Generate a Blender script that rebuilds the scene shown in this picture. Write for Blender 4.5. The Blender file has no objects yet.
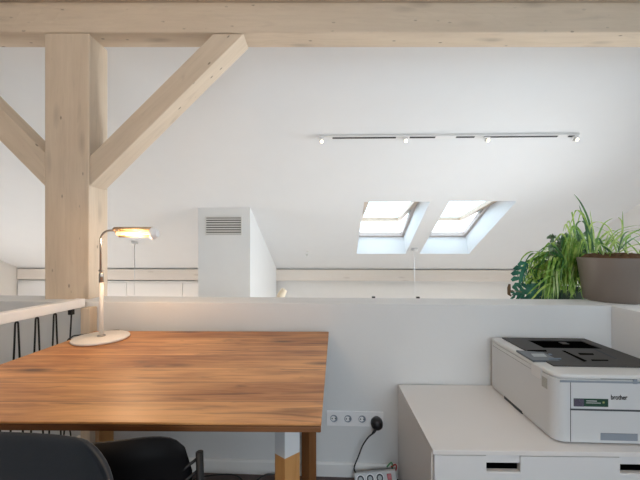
import bpy, bmesh, math, random
from mathutils import Vector, Matrix
random.seed(7)
PI = math.pi
TH = math.radians(2.58)          # the camera looks 2.6 degrees left of the room's depth axis
CT, ST = math.cos(TH), math.sin(TH)
EYE = 1.17
C = bpy.context.scene.collection

# ---------------------------------------------------------------- coordinates
def W(X, Y, Z=0.0):                       # surveyed point (right of, ahead of camera, height) -> room
    return Vector((X*CT - Y*ST, X*ST + Y*CT, Z))
def ray(px, py):
    d = W((px-320)/320, 1.0); d.z = (248-py)/320
    return d
def hit(px, py, p, n):
    d = ray(px, py); o = Vector((0, 0, EYE)); n = Vector(n)
    return o + d*((Vector(p)-o).dot(n)/d.dot(n))
def at(px, py, Y):
    return W((px-320)/320*Y, Y, EYE+(248-py)/320*Y)

# ---------------------------------------------------------------- materials
def new_mat(name):
    m = bpy.data.materials.new(name); m.use_nodes = True
    nt = m.node_tree; b = nt.nodes['Principled BSDF']
    return m, nt, b
def N(nt, t, **kw):
    n = nt.nodes.new(t)
    for k, v in kw.items():
        if k in n.inputs.keys(): n.inputs[k].default_value = v
        else: setattr(n, k, v)
    return n
def rgba(c): return (c[0], c[1], c[2], 1)
def mat(name, col, rough=0.5, metal=0.0, mott=0.04, scale=6, bump=0.0, bscale=60, spec=0.5, emit=None, es=0, coat=0):
    m, nt, b = new_mat(name); L = nt.links
    tc = N(nt, 'ShaderNodeTexCoord')
    nz = N(nt, 'ShaderNodeTexNoise', Scale=scale, Detail=4.0)
    L.new(tc.outputs['Object'], nz.inputs['Vector'])
    mr = N(nt, 'ShaderNodeMapRange'); mr.inputs['To Min'].default_value = 1-mott; mr.inputs['To Max'].default_value = 1+mott
    L.new(nz.outputs['Fac'], mr.inputs['Value'])
    vm = N(nt, 'ShaderNodeVectorMath', operation='SCALE'); vm.inputs[0].default_value = col
    L.new(mr.outputs[0], vm.inputs['Scale']); L.new(vm.outputs[0], b.inputs['Base Color'])
    b.inputs['Roughness'].default_value = rough; b.inputs['Metallic'].default_value = metal
    b.inputs['Specular IOR Level'].default_value = spec; b.inputs['Coat Weight'].default_value = coat
    if bump:
        n2 = N(nt, 'ShaderNodeTexNoise', Scale=bscale, Detail=3.0); L.new(tc.outputs['Object'], n2.inputs['Vector'])
        bp = N(nt, 'ShaderNodeBump', Strength=bump, Distance=0.01)
        L.new(n2.outputs['Fac'], bp.inputs['Height']); L.new(bp.outputs[0], b.inputs['Normal'])
    if emit:
        b.inputs['Emission Color'].default_value = rgba(emit); b.inputs['Emission Strength'].default_value = es
    return m
def ramp(nt, stops):
    r = N(nt, 'ShaderNodeValToRGB'); e = r.color_ramp.elements
    e[0].position, e[0].color = stops[0][0], rgba(stops[0][1]); e[1].position, e[1].color = stops[-1][0], rgba(stops[-1][1])
    for p, c in stops[1:-1]:
        x = e.new(p); x.color = rgba(c)
    return r
def wood(name, c_lo, c_hi, dark, axis='X', plank=0.0, rough=0.45, knots=0.5, grain=1.0, joint=0.5, streak=0.0, holes=0.0):
    """wood with grain along an object axis, board to board variation across 'plank' metres, knots"""
    m, nt, b = new_mat(name); L = nt.links
    tc = N(nt, 'ShaderNodeTexCoord'); sp = N(nt, 'ShaderNodeSeparateXYZ'); L.new(tc.outputs['Object'], sp.inputs[0])
    order = {'X': ('X', 'Y', 'Z'), 'Z': ('Z', 'X', 'Y'), 'Y': ('Y', 'X', 'Z')}[axis]
    al, ac, th = (sp.outputs[k] for k in order)
    # board index
    dv = N(nt, 'ShaderNodeMath', operation='DIVIDE'); L.new(ac, dv.inputs[0]); dv.inputs[1].default_value = plank or 100
    fl = N(nt, 'ShaderNodeMath', operation='FLOOR'); L.new(dv.outputs[0], fl.inputs[0])
    wn = N(nt, 'ShaderNodeTexWhiteNoise', noise_dimensions='1D'); L.new(fl.outputs[0], wn.inputs['W'])
    off = N(nt, 'ShaderNodeMath', operation='MULTIPLY_ADD'); L.new(wn.outputs['Value'], off.inputs[0]); off.inputs[1].default_value = 7.0; L.new(al, off.inputs[2])
    cb = N(nt, 'ShaderNodeCombineXYZ'); L.new(off.outputs[0], cb.inputs[0]); L.new(ac, cb.inputs[1]); L.new(th, cb.inputs[2])
    mp = N(nt, 'ShaderNodeMapping'); mp.inputs['Scale'].default_value = (1.6, 22, 22); L.new(cb.outputs[0], mp.inputs['Vector'])
    n1 = N(nt, 'ShaderNodeTexNoise', Scale=1.6, Detail=6.0, Roughness=0.62, Distortion=1.0); L.new(mp.outputs[0], n1.inputs['Vector'])
    mp2 = N(nt, 'ShaderNodeMapping'); mp2.inputs['Scale'].default_value = (1.3, 4.5, 4.5); L.new(cb.outputs[0], mp2.inputs['Vector'])
    n2 = N(nt, 'ShaderNodeTexNoise', Scale=1.7, Detail=3.0); L.new(mp2.outputs[0], n2.inputs['Vector'])
    mx = N(nt, 'ShaderNodeMath', operation='ADD'); L.new(n1.outputs['Fac'], mx.inputs[0]); L.new(n2.outputs['Fac'], mx.inputs[1])
    ad = N(nt, 'ShaderNodeMath', operation='MULTIPLY_ADD'); L.new(wn.outputs['Value'], ad.inputs[0]); ad.inputs[1].default_value = 0.16 if plank else 0; L.new(mx.outputs[0], ad.inputs[2])
    r = ramp(nt, [(0.36, c_lo), (0.68, c_hi)])
    hf = N(nt, 'ShaderNodeMath', operation='MULTIPLY'); L.new(ad.outputs[0], hf.inputs[0]); hf.inputs[1].default_value = 0.47
    ct = N(nt, 'ShaderNodeMapRange'); ct.inputs['From Min'].default_value = .5-.5/grain; ct.inputs['From Max'].default_value = .5+.5/grain
    L.new(hf.outputs[0], ct.inputs['Value']); L.new(ct.outputs[0], r.inputs[0])
    # knots and dark streaks
    mp3 = N(nt, 'ShaderNodeMapping'); mp3.inputs['Scale'].default_value = (2.6, 9.0, 9.0); L.new(cb.outputs[0], mp3.inputs['Vector'])
    n3 = N(nt, 'ShaderNodeTexNoise', Scale=1.5, Detail=2.0); L.new(mp3.outputs[0], n3.inputs['Vector'])
    mxv = N(nt, 'ShaderNodeMixRGB'); mxv.inputs[0].default_value = 0.12; L.new(mp3.outputs[0], mxv.inputs[1]); L.new(n3.outputs['Color'], mxv.inputs[2])
    vo = N(nt, 'ShaderNodeTexVoronoi', Scale=1.0, Randomness=1.0); L.new(mxv.outputs[0], vo.inputs['Vector'])
    kr = N(nt, 'ShaderNodeMapRange'); kr.inputs['From Min'].default_value = 0.05; kr.inputs['From Max'].default_value = 0.20
    kr.inputs['To Min'].default_value = knots; kr.inputs['To Max'].default_value = 0.0; L.new(vo.outputs['Distance'], kr.inputs['Value'])
    mk = N(nt, 'ShaderNodeMixRGB'); mk.inputs[2].default_value = rgba(dark); L.new(kr.outputs[0], mk.inputs[0]); L.new(r.outputs[0], mk.inputs[1])
    last = mk.outputs[0]
    for amt, sc, lo_, hi_, vor in ((streak, (1.1, 9, 9), .57, .72, False), (holes, (7, 16, 16), .10, .04, True)):
        if not amt: continue
        mpS = N(nt, 'ShaderNodeMapping'); mpS.inputs['Scale'].default_value = sc; mpS.inputs['Location'].default_value = (3.3, 1.7, .4); L.new(cb.outputs[0], mpS.inputs['Vector'])
        if vor: tx = N(nt, 'ShaderNodeTexVoronoi', Scale=1.0); o_ = tx.outputs['Distance']
        else: tx = N(nt, 'ShaderNodeTexNoise', Scale=2.6, Detail=5.0, Distortion=1.6); o_ = tx.outputs['Fac']
        L.new(mpS.outputs[0], tx.inputs['Vector'])
        sr = N(nt, 'ShaderNodeMapRange'); sr.inputs['From Min'].default_value = lo_; sr.inputs['From Max'].default_value = hi_; sr.inputs['To Max'].default_value = amt
        L.new(o_, sr.inputs['Value'])
        ms = N(nt, 'ShaderNodeMixRGB'); ms.inputs[2].default_value = rgba(dark); L.new(sr.outputs[0], ms.inputs[0]); L.new(last, ms.inputs[1]); last = ms.outputs[0]
    if plank:
        fr = N(nt, 'ShaderNodeMath', operation='FRACT'); L.new(dv.outputs[0], fr.inputs[0])
        lt = N(nt, 'ShaderNodeMath', operation='LESS_THAN'); L.new(fr.outputs[0], lt.inputs[0]); lt.inputs[1].default_value = 0.022
        ml = N(nt, 'ShaderNodeMath', operation='MULTIPLY'); L.new(lt.outputs[0], ml.inputs[0]); ml.inputs[1].default_value = joint
        mj = N(nt, 'ShaderNodeMixRGB'); mj.inputs[2].default_value = rgba(dark); L.new(ml.outputs[0], mj.inputs[0]); L.new(last, mj.inputs[1]); last = mj.outputs[0]
    L.new(last, b.inputs['Base Color']); b.inputs['Roughness'].default_value = rough
    bp = N(nt, 'ShaderNodeBump', Strength=0.15, Distance=0.005); L.new(n1.outputs['Fac'], bp.inputs['Height']); L.new(bp.outputs[0], b.inputs['Normal'])
    return m
M = {}
M['ceil'] = mat('white ceiling plaster', (.775, .785, .795), .85, mott=.015, bump=.04)
M['wall'] = mat('white wall paint', (.73, .745, .75), .7, mott=.02, bump=.05)
M['gable'] = mat('white gable paint', (.80, .80, .79), .8, mott=.02)
M['trim'] = mat('white satin paint', (.82, .82, .81), .4, mott=.02)
M['lining'] = mat('white lining', (.88, .88, .88), .6, mott=.01)
M['floor'] = wood('dark floor boards', (.075, .045, .04), (.13, .085, .075), (.03, .02, .018), 'X', .14, .45, .15)
M['floor2'] = wood('lower floor boards', (.46, .40, .34), (.58, .52, .46), (.12, .08, .05), 'X', .14, .5, .2)
bc = ((.60, .49, .37), (.75, .635, .50), (.10, .07, .045))
M['beamX'] = wood('whitewashed timber', *bc, 'X', 0, .7, .3, .7, .5, .12, .75)
M['beamZ'] = wood('whitewashed timber upright', *bc, 'Z', 0, .7, .25, .7, .5, .10, .7)
M['purlin'] = wood('whitewashed purlin timber', (.74, .68, .62), (.80, .76, .71), (.3, .25, .2), 'X', 0, .7, .3, .7)
M['table'] = wood('old pine boards', (.34, .125, .034), (.78, .40, .155), (.085, .035, .014), 'X', .125, .42, .9, 1.25, .6, .58, .4)
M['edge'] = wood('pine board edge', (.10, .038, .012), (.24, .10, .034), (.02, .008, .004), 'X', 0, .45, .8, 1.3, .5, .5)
M['legw'] = wood('varnished pine leg', (.40, .19, .06), (.62, .34, .13), (.12, .05, .02), 'Z', 0, .45, .4)
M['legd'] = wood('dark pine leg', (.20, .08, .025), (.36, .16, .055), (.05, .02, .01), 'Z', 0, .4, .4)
M['legpaint'] = mat('grey white leg paint', (.62, .64, .66), .5, mott=.05)
M['black'] = mat('black plastic', (.012, .012, .014), .35)
M['blackm'] = mat('black metal', (.012, .012, .013), .4, .0, spec=.35)
M['chair1'] = mat('anthracite shell plastic', (.012, .016, .022), .45, bump=.05, bscale=200)
M['chair2'] = mat('black stained wood', (.004, .004, .005), .5, spec=.15)
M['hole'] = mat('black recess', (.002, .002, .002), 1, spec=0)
M['cab'] = mat('white laminate', (.80, .785, .77), .38, mott=.01)
M['drawer'] = mat('white drawer foil', (.76, .77, .78), .38, mott=.01)
M['print'] = mat('pale grey printer plastic', (.64, .66, .675), .42, mott=.01)
M['printr'] = mat('white printer rim', (.70, .71, .71), .35, mott=.01)
M['deck'] = mat('dark grey printer lid', (.048, .045, .044), .6, mott=.05, scale=20)
M['panelg'] = mat('slate control panel', (.10, .12, .14), .35)
M['lcd'] = mat('grey display', (.42, .46, .47), .3)
M['btn'] = mat('slate button', (.06, .11, .17), .35)
M['seam'] = mat('shadow gap', (.06, .07, .08), .8)
M['recess'] = mat('grey grip recess', (.26, .30, .35), .5)
M['green'] = mat('green label', (.008, .055, .03), .4)
M['pic'] = mat('violet label picture', (.09, .08, .12), .4, mott=.9, scale=260)
M['ink'] = mat('black ink', (.01, .01, .012), .5)
M['white'] = mat('white plastic', (.80, .80, .80), .35, mott=.01)
M['sock'] = mat('white socket plastic', (.90, .90, .91), .35, mott=.01)
M['pot'] = mat('taupe plant pot', (.20, .165, .140), .5, mott=.05)
M['pot2'] = mat('dark green pot', (.04, .07, .05), .5)
M['soil'] = mat('brown potting soil', (.13, .065, .03), .95, mott=.5, scale=60, bump=1.0, bscale=90)
M['lampw'] = mat('cream lamp enamel', (.80, .76, .70), .35, mott=.01)
M['chrome'] = mat('brushed nickel', (.42, .40, .37), .28, .9)
M['brass'] = mat('brass shade', (.55, .40, .26), .35, .6)
M['inner'] = mat('cream shade lining', (.50, .38, .24), .5)
M['tube'] = mat('warm tube bulb', (1, .8, .5), .4, emit=(1.0, .66, .34), es=1.5)
M['spotbulb'] = mat('warm spot bulb', (1, .9, .8), .4, emit=(1.0, .80, .50), es=5)
M['trackslot'] = mat('black track slot', (.03, .03, .035), .5)
M['red'] = mat('red switch', (.45, .01, .015), .3)
M['redw'] = mat('red cable', (.5, .06, .05), .4)
M['greenw'] = mat('green cable', (.08, .3, .14), .4)
M['sash'] = mat('white painted pine sash', (.52, .40, .30), .5)
M['wframe'] = mat('greyish window frame', (.50, .43, .40), .5)
M['vent'] = mat('grey side vent', (.40, .41, .39), .6, mott=.3, scale=300)
M['cream'] = mat('cream fabric shade', (.78, .70, .55), .6)
M['grille'] = mat('grey grille enamel', (.66, .66, .64), .5)
M['grilledark'] = mat('grille interior', (.10, .10, .095), .8)
def leafmat(name, c1, c2, sc=14, rough=.42):
    m, nt, b = new_mat(name); L = nt.links
    tc = N(nt, 'ShaderNodeTexCoord'); nz = N(nt, 'ShaderNodeTexNoise', Scale=sc, Detail=2.0); L.new(tc.outputs['Object'], nz.inputs['Vector'])
    r = ramp(nt, [(.36, c1), (.62, c2)]); L.new(nz.outputs['Fac'], r.inputs[0]); L.new(r.outputs[0], b.inputs['Base Color'])
    b.inputs['Roughness'].default_value = rough
    tr = N(nt, 'ShaderNodeBsdfTranslucent'); L.new(r.outputs[0], tr.inputs['Color'])
    mx = N(nt, 'ShaderNodeMixShader'); mx.inputs[0].default_value = .3
    L.new(b.outputs[0], mx.inputs[1]); L.new(tr.outputs[0], mx.inputs[2]); L.new(mx.outputs[0], nt.nodes['Material Output'].inputs[0])
    return m
M['leafA'] = leafmat('spider plant green', (.10, .24, .05), (.36, .52, .15))
M['leafB'] = leafmat('grass green leaf', (.07, .22, .05), (.30, .46, .13))
M['leafY'] = leafmat('yellow green leaf', (.30, .36, .10), (.50, .55, .22))
M['leafV'] = leafmat('grey green leaf', (.10, .22, .12), (.34, .46, .32), 50)
M['leafD'] = leafmat('dark glossy leaf', (.012, .07, .045), (.04, .17, .11), 10, .25)
GREENS = [leafmat('spider plant green', (.20, .36, .05), (.46, .62, .16), 30), leafmat('grass green leaf', (.12, .29, .045), (.32, .50, .11), 30), leafmat('dark green leaf', (.025, .10, .03), (.09, .24, .06), 30), leafmat('pale striped leaf', (.36, .50, .17), (.62, .72, .36), 30)]
M['stem'] = mat('brown green stem', (.13, .12, .05), .6)
M['tip'] = mat('brown aerial root', (.10, .055, .02), .7)
def glass():
    m, nt, b = new_mat('window glass')
    g = N(nt, 'ShaderNodeBsdfGlossy'); g.inputs['Roughness'].default_value = .02
    t = N(nt, 'ShaderNodeBsdfTransparent'); t.inputs['Color'].default_value = (.88, .94, .97, 1)
    mx = N(nt, 'ShaderNodeMixShader'); mx.inputs[0].default_value = .08
    nt.links.new(t.outputs[0], mx.inputs[1]); nt.links.new(g.outputs[0], mx.inputs[2]); nt.links.new(mx.outputs[0], nt.nodes['Material Output'].inputs[0])
    return m
M['glass'] = glass()

# ---------------------------------------------------------------- mesh helpers
def box(bm, x0, x1, y0, y1, z0, z1, T=None):
    vs = [bm.verts.new((x, y, z)) for z in (z0, z1) for y in (y0, y1) for x in (x0, x1)]
    for f in ((0, 2, 3, 1), (4, 5, 7, 6), (0, 1, 5, 4), (2, 6, 7, 3), (0, 4, 6, 2), (1, 3, 7, 5)):
        bm.faces.new([vs[i] for i in f])
    if T is not None:
        for v in vs: v.co = T @ v.co
    return vs
def prism(bm, poly, a0, a1, axis='Z', T=None):
    """poly in the two other axes, extruded along axis from a0 to a1"""
    def p(u, v, a):
        return {'Z': (u, v, a), 'Y': (u, a, v), 'X': (a, u, v)}[axis]
    A = [bm.verts.new(p(u, v, a0)) for u, v in poly]; B = [bm.verts.new(p(u, v, a1)) for u, v in poly]
    n = len(poly); bm.faces.new(A); bm.faces.new(B[::-1])
    for i in range(n): bm.faces.new((A[i], B[i], B[(i+1) % n], A[(i+1) % n]))
    if T is not None:
        for v in A+B: v.co = T @ v.co
def tube(bm, pts, r, n=10, rad=None):
    pts = [Vector(p) for p in pts]; rings = []
    up = Vector((0, 0, 1)); t0 = (pts[1]-pts[0]).normalized()
    if abs(t0.dot(up)) > .9: up = Vector((1, 0, 0))
    nrm = (up - t0*up.dot(t0)).normalized()
    for i, p in enumerate(pts):
        if i == 0: t = t0
        elif i == len(pts)-1: t = (pts[i]-pts[i-1]).normalized()
        else: t = ((pts[i+1]-p).normalized()+(p-pts[i-1]).normalized()).normalized()
        nrm = (nrm - t*nrm.dot(t)).normalized(); bi = t.cross(nrm)
        rr = rad[i] if rad else r
        rings.append([bm.verts.new(p+nrm*(math.cos(2*PI*k/n)*rr)+bi*(math.sin(2*PI*k/n)*rr)) for k in range(n)])
    for a, b in zip(rings, rings[1:]):
        for k in range(n): bm.faces.new((a[k], a[(k+1) % n], b[(k+1) % n], b[k]))
    bm.faces.new(rings[0][::-1]); bm.faces.new(rings[-1])
def smoothpath(pts, k=6):
    pts = [Vector(p) for p in pts]; out = []
    for i in range(len(pts)-1):
        p0 = pts[max(i-1, 0)]; p1 = pts[i]; p2 = pts[i+1]; p3 = pts[min(i+2, len(pts)-1)]
        for j in range(k):
            t = j/k
            out.append(.5*((2*p1)+(-p0+p2)*t+(2*p0-5*p1+4*p2-p3)*t*t+(-p0+3*p1-3*p2+p3)*t**3))
    out.append(pts[-1]); return out
def lathe(bm, prof, n=40, T=None, cx=0, cy=0):
    rings = []
    for r, z in prof:
        if r < 1e-6: rings.append([bm.verts.new((cx, cy, z))])
        else: rings.append([bm.verts.new((cx+r*math.cos(2*PI*k/n), cy+r*math.sin(2*PI*k/n), z)) for k in range(n)])
    for a, b in zip(rings, rings[1:]):
        for k in range(n):
            k2 = (k+1) % n
            if len(a) == 1 and len(b) > 1: bm.faces.new((a[0], b[k], b[k2]))
            elif len(b) == 1 and len(a) > 1: bm.faces.new((a[k], b[0], a[k2]))
            elif len(a) > 1: bm.faces.new((a[k], b[k], b[k2], a[k2]))
    if T is not None:
        for ring in rings:
            for v in ring: v.co = T @ v.co
def obj(name, bm, m, parent=None, smooth=False, bevel=0, seg=2, loc=None, rot=0, sub=0, solid=0):
    bmesh.ops.recalc_face_normals(bm, faces=bm.faces)
    me = bpy.data.meshes.new(name); bm.to_mesh(me); bm.free()
    for x in (m if isinstance(m, list) else [m]): me.materials.append(x)
    o = bpy.data.objects.new(name, me); C.objects.link(o)
    if parent: o.parent = parent
    if loc is not None: o.location = loc
    if rot: o.rotation_euler = (0, 0, rot)
    if smooth:
        for p in me.polygons: p.use_smooth = True
    if solid:
        s = o.modifiers.new('Solidify', 'SOLIDIFY'); s.thickness = solid; s.offset = 0
    if bevel:
        b = o.modifiers.new('Bevel', 'BEVEL'); b.width = bevel; b.segments = seg; b.limit_method = 'ANGLE'; b.angle_limit = math.radians(40); b.harden_normals = False
    if sub:
        s = o.modifiers.new('Subdivision', 'SUBSURF'); s.levels = sub; s.render_levels = sub
    return o
def bx(name, m, parent, *a, bevel=0, **k):
    bm = bmesh.new(); box(bm, *a); return obj(name, bm, m, parent, bevel=bevel, **k)
def thing(name, label, cat, loc, rot=0, group=None):
    o = bpy.data.objects.new(name, None); C.objects.link(o); o.empty_display_size = .1
    o.location = loc; o.rotation_euler = (0, 0, rot); o['label'] = label; o['category'] = cat
    if group: o['group'] = group
    return o
def tag(o, label, cat, group=None):
    o['label'] = label; o['category'] = cat
    if group: o['group'] = group
    return o
def struct(o): o['kind'] = 'structure'; return o
def dup(root, loc, label, rotz=None):
    r = root.copy(); C.objects.link(r); r.location = loc; r['label'] = label
    if rotz is not None: r.rotation_euler = (0, 0, rotz)
    for ch in list(root.children):
        c = ch.copy(); C.objects.link(c); c.parent = r
        for g in ch.children:
            d = g.copy(); C.objects.link(d); d.parent = c
    return r
# ================================================================= SETTING
PY = 1.80
def zz(py, Y=PY): return EYE+(248-py)/320*Y
def xx(px, Y=PY): return (px-320)/320*Y
UF, UB = 1.649, 1.850          # parapet front and back
ZP = .8835                     # parapet top
VR = 1.370                     # right return of the parapet
GL, GR = -5.95, 3.574          # gable walls
LOW = -2.6                     # storey below
SL = .481; CR = 2.40+EYE       # roof: z = CR - SL*y
UK = 5.765                     # foot of the roof
nrm = Vector((0, SL, 1)).normalized()
def roofz(u): return CR-SL*u
RP, RN = (0, 0, CR), (0, SL, 1)

bm = bmesh.new(); box(bm, -1.26, VR+.2, -2.2, UF+.02, -.22, 0)
struct(obj('floor', bm, M['floor']))
bm = bmesh.new(); box(bm, GL-.1, GR+.1, -2.4, UK+.3, LOW-.1, LOW)
struct(obj('floor', bm, M['floor2']))

def wall_ledge(name, x0, x1, y0, y1, z0):
    bm = bmesh.new(); box(bm, x0, x1, y0, y1, z0, ZP); return struct(obj(name, bm, M['wall'], bevel=.004))
pA, pB = W(xx(44.5)-.0005, PY-.0005), W(xx(89)+.0005, PY-.0005); kx = ST/CT   # the parapet is notched round the timber post
bm = bmesh.new(); prism(bm, [(GL, UF), (VR+.33, UF), (VR+.33, UB), (pB.x-(UB-pB.y)*kx, UB), (pB.x, pB.y), (pA.x, pA.y), (pA.x-(UB-pA.y)*kx, UB), (GL, UB)], LOW, ZP)
struct(obj('wall_front', bm, M['wall'], bevel=.003))
wall_ledge('wall_right', VR, VR+.33, -2.2, UF-.0005, LOW)
bm = bmesh.new(); prism(bm, [(UF, 0), (UF-.012, 0), (UF-.012, .062), (UF-.006, .070), (UF, .070)], -1.19, VR, 'X')
struct(obj('baseboard_front', bm, M['trim']))
bm = bmesh.new(); prism(bm, [(VR, 0), (VR-.012, 0), (VR-.012, .062), (VR-.006, .070), (VR, .070)], -2.2, UF-.013, 'Y')
struct(obj('baseboard_right', bm, M['trim']))

# roof slope with two openings for the roof windows
def rh(px, py): return hit(px, py, RP, RN)
sky = []
for cs in (((356.9, 253.8), (405.9, 253.8), (363.8, 201.5), (429.7, 201.5)), ((420.2, 253.8), (469.2, 253.8), (448.4, 201.5), (515.8, 201.7))):
    bl, br, tl, tr = (rh(*c) for c in cs)
    sky.append(((bl.x+tl.x)/2, (br.x+tr.x)/2, (tl.y+tr.y)/2, (bl.y+br.y)/2))
u_top = (sky[0][2]+sky[1][2])/2; u_bot = (sky[0][3]+sky[1][3])/2
RT = .325
us = [-.1, u_top, u_bot, UK+.25]; vs_ = [GL, sky[0][0], sky[0][1], sky[1][0], sky[1][1], GR]
bm = bmesh.new(); lo = {}; hi = {}
for i, u in enumerate(us):
    for j, v in enumerate(vs_):
        p = Vector((v, u, roofz(u))); lo[i, j] = bm.verts.new(p); hi[i, j] = bm.verts.new(p+nrm*RT)
edges = {}
for i in range(3):
    for j in range(5):
        if i == 1 and j in (1, 3): continue
        q = [(i, j), (i, j+1), (i+1, j+1), (i+1, j)]
        bm.faces.new([lo[k] for k in q]); bm.faces.new([hi[k] for k in q[::-1]])
        for a, b_ in zip(q, q[1:]+q[:1]):
            k = tuple(sorted((a, b_))); edges[k] = edges.get(k, 0)+1
for (a, b_), n in edges.items():
    if n == 1: bm.faces.new((lo[a], lo[b_], hi[b_], hi[a]))
struct(obj('ceiling', bm, M['ceil']))
# gables and knee wall
def gable(name, x, t):
    bm = bmesh.new(); prism(bm, [(-2.5, LOW), (UK+.2, LOW), (UK+.2, roofz(UK+.2)+.2), (-.1, roofz(-.1)+.2), (-2.5, roofz(-.1)-SL*2.4+.2)], x, x+t, 'X')
    return struct(obj(name, bm, M['gable']))
gable('wall_left', GL-.12, .12)
gable('wall_gable_right', GR, .12)
bm = bmesh.new(); box(bm, GL, GR, UK+.10, UK+.2, LOW, roofz(UK+.1)); struct(obj('wall_knee', bm, M['gable']))

# rear slope, rear wall and its window behind the viewer
RW_ = (-.3, 2.3, .35, 2.30)
bm = bmesh.new(); ur = -2.3; zr = roofz(-.1)-SL*2.2
prism(bm, [(-.1, roofz(-.1)), (ur, zr), (ur, zr+.25), (-.1, roofz(-.1)+.28)], GL, GR, 'X')
struct(obj('ceiling_rear', bm, M['ceil']))
bm = bmesh.new(); x0, x1, z0, z1 = RW_
for a in ((GL, x0, LOW, zr), (x1, GR, LOW, zr), (x0, x1, LOW, z0), (x0, x1, z1, zr)): box(bm, a[0], a[1], ur-.2, ur, a[2], a[3])
bmesh.ops.remove_doubles(bm, verts=bm.verts, dist=1e-5)
struct(obj('wall_rear', bm, M['wall']))
bm = bmesh.new(); f = .05
for a in ((x0, x1, z0, z0+f), (x0, x1, z1-f, z1), (x0, x0+f, z0+f, z1-f), (x1-f, x1, z0+f, z1-f), ((x0+x1)/2-f/2, (x0+x1)/2+f/2, z0+f, z1-f)): box(bm, a[0], a[1], ur-.14, ur-.08, a[2], a[3])
struct(obj('window_3', bm, M['trim']))
# service shaft with grille
sx1 = -1.048; sx0 = W((197-320)/320*3.98, 3.98).x; su = 3.98-.04
bm = bmesh.new(); prism(bm, [(su, LOW), (UK-.036, LOW), (UK-.036, roofz(UK-.036)), (su, roofz(su))], sx0, sx1, 'X')
struct(obj('wall_shaft', bm, M['wall']))
ga = hit(205.5, 216.8, (0, su, 0), (0, 1, 0)); gb = hit(242.3, 235.3, (0, su, 0), (0, 1, 0))
gw, gh = gb.x-ga.x, ga.z-gb.z
t = thing('vent_grille', 'slatted grey white ventilation grille high on the boxed white shaft', 'vent', (ga.x, su-.001, gb.z))
bx('backing', M['grilledark'], t, .01, gw-.01, -.006, 0, .01, gh-.01)
bm = bmesh.new(); f = .012
for a in ((0, gw, -.014, 0, 0, f), (0, gw, -.014, 0, gh-f, gh), (0, f, -.014, 0, f, gh-f), (gw-f, gw, -.014, 0, f, gh-f)): box(bm, *a)
obj('frame', bm, M['grille'], t)
for k in range(7):
    z = f+(k+.5)*(gh-2*f)/7
    bm = bmesh.new(); prism(bm, [(-.013, z-.011), (-.011, z-.012), (-.003, z+.006), (-.005, z+.007)], f, gw-f, 'X')
    obj('slat', bm, M['grille'], t)

# roof windows
def ring(bm, w, l, f, h0, h1, T=None):
    for a in ((0, w, 0, f), (0, w, l-f, l), (0, f, f, l-f), (w-f, w, f, l-f)): box(bm, a[0], a[1], a[2], a[3], h0, h1, T)
for i, (v0, v1, ut, ub) in enumerate(sky):
    w = v1-v0; l = (u_bot-u_top)/nrm.z
    # local: x across, y down the slope (towards the eaves), z outward
    base = Matrix.Translation(Vector((v0, u_top, roofz(u_top)))) @ Matrix.Rotation(-math.atan(SL), 4, 'X')
    root = thing('window_%d' % (i+1), '', '', (0, 0, 0)); del root['label']; del root['category']; root['kind'] = 'structure'
    root.matrix_world = base
    bm = bmesh.new(); ring(bm, w, l, .042, RT-.02, RT+.05); obj('window_frame', bm, M['wframe'], root)
    tilt = Matrix.Translation(Vector((0, l/2, .375))) @ Matrix.Rotation(math.radians(18), 4, 'X') @ Matrix.Translation(Vector((.04, -l/2+.04, 0)))
    sw, sl_ = w-.08, l-.08
    bm = bmesh.new(); ring(bm, sw, sl_, .055, -.03, .03, tilt); sash = obj('sash', bm, M['sash'], root)
    bm = bmesh.new(); box(bm, .05, sw-.05, .05, sl_-.05, -.004, .008, tilt); obj('window_pane', bm, M['glass'], sash)
    bm = bmesh.new(); box(bm, .02, sw-.02, .0, .03, -.055, -.035, tilt); obj('window_bar', bm, M['lining'], sash)
    for sx in (0.04, w-.065):
        bm = bmesh.new(); box(bm, sx, sx+.025, l/2-.05, l/2+.05, RT+.0, RT+.05); obj('hinge', bm, M['chrome'], root)

# ================================================================= TIMBER FRAME (square to the lens axis line of the old building)
px0, px1 = xx(44.5), xx(89)
t = bmesh.new(); box(t, -(px1-px0)/2, (px1-px0)/2, 0, .16, LOW, zz(33)); 
o = obj('timber_post', t, M['beamZ'], loc=W((px0+px1)/2, PY), rot=TH, bevel=.006)
tag(o, 'thick whitewashed timber post rising behind the parapet, at left of picture', 'post')
t = bmesh.new(); box(t, -3.6, 3.0, 0, .135, zz(33), zz(2.5))
o = obj('timber_beam', t, M['beamX'], loc=W(0, PY-.004), rot=TH, bevel=.006)
tag(o, 'long whitewashed horizontal beam with nail holes across the top, on the post', 'beam')
t = bmesh.new(); box(t, -3.6, 2.6, -.03, .02, zz(2.5)+.0005, zz(2.5)+.04)
o = obj('timber_plate', t, M['beamX'], loc=W(0, PY-.004), rot=TH, bevel=.004)
tag(o, 'thin timber board lying on top of the long ceiling beam', 'board')
def brace(pts, label, sgn):
    x0, z0 = xx(pts[1][0]), 0
    bm = bmesh.new(); prism(bm, [(xx(a)-x0, zz(b)) for a, b in pts], .004, .137, 'Y')
    # grain along the 45 degree axis: keep object axes but rotate the mesh into its own frame
    o = obj('timber_brace', bm, M['beamX'], bevel=.004)
    R = Matrix.Rotation(sgn*math.radians(45), 4, 'Y'); o.data.transform(R)
    o.matrix_world = Matrix.Translation(W(x0, PY)) @ Matrix.Rotation(TH, 4, 'Z') @ R.inverted()
    return tag(o, label, 'brace', None)
brace([(89.2, 156), (89.2, 186), (243.5, 33.2), (213, 33.2)], 'whitewashed diagonal brace rising right from the post to the beam', 1)
brace([(44.3, 152.5), (44.3, 186), (-107, 33.2), (-75, 33.2)], 'whitewashed diagonal brace cut by the left edge of the picture', -1)

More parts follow.
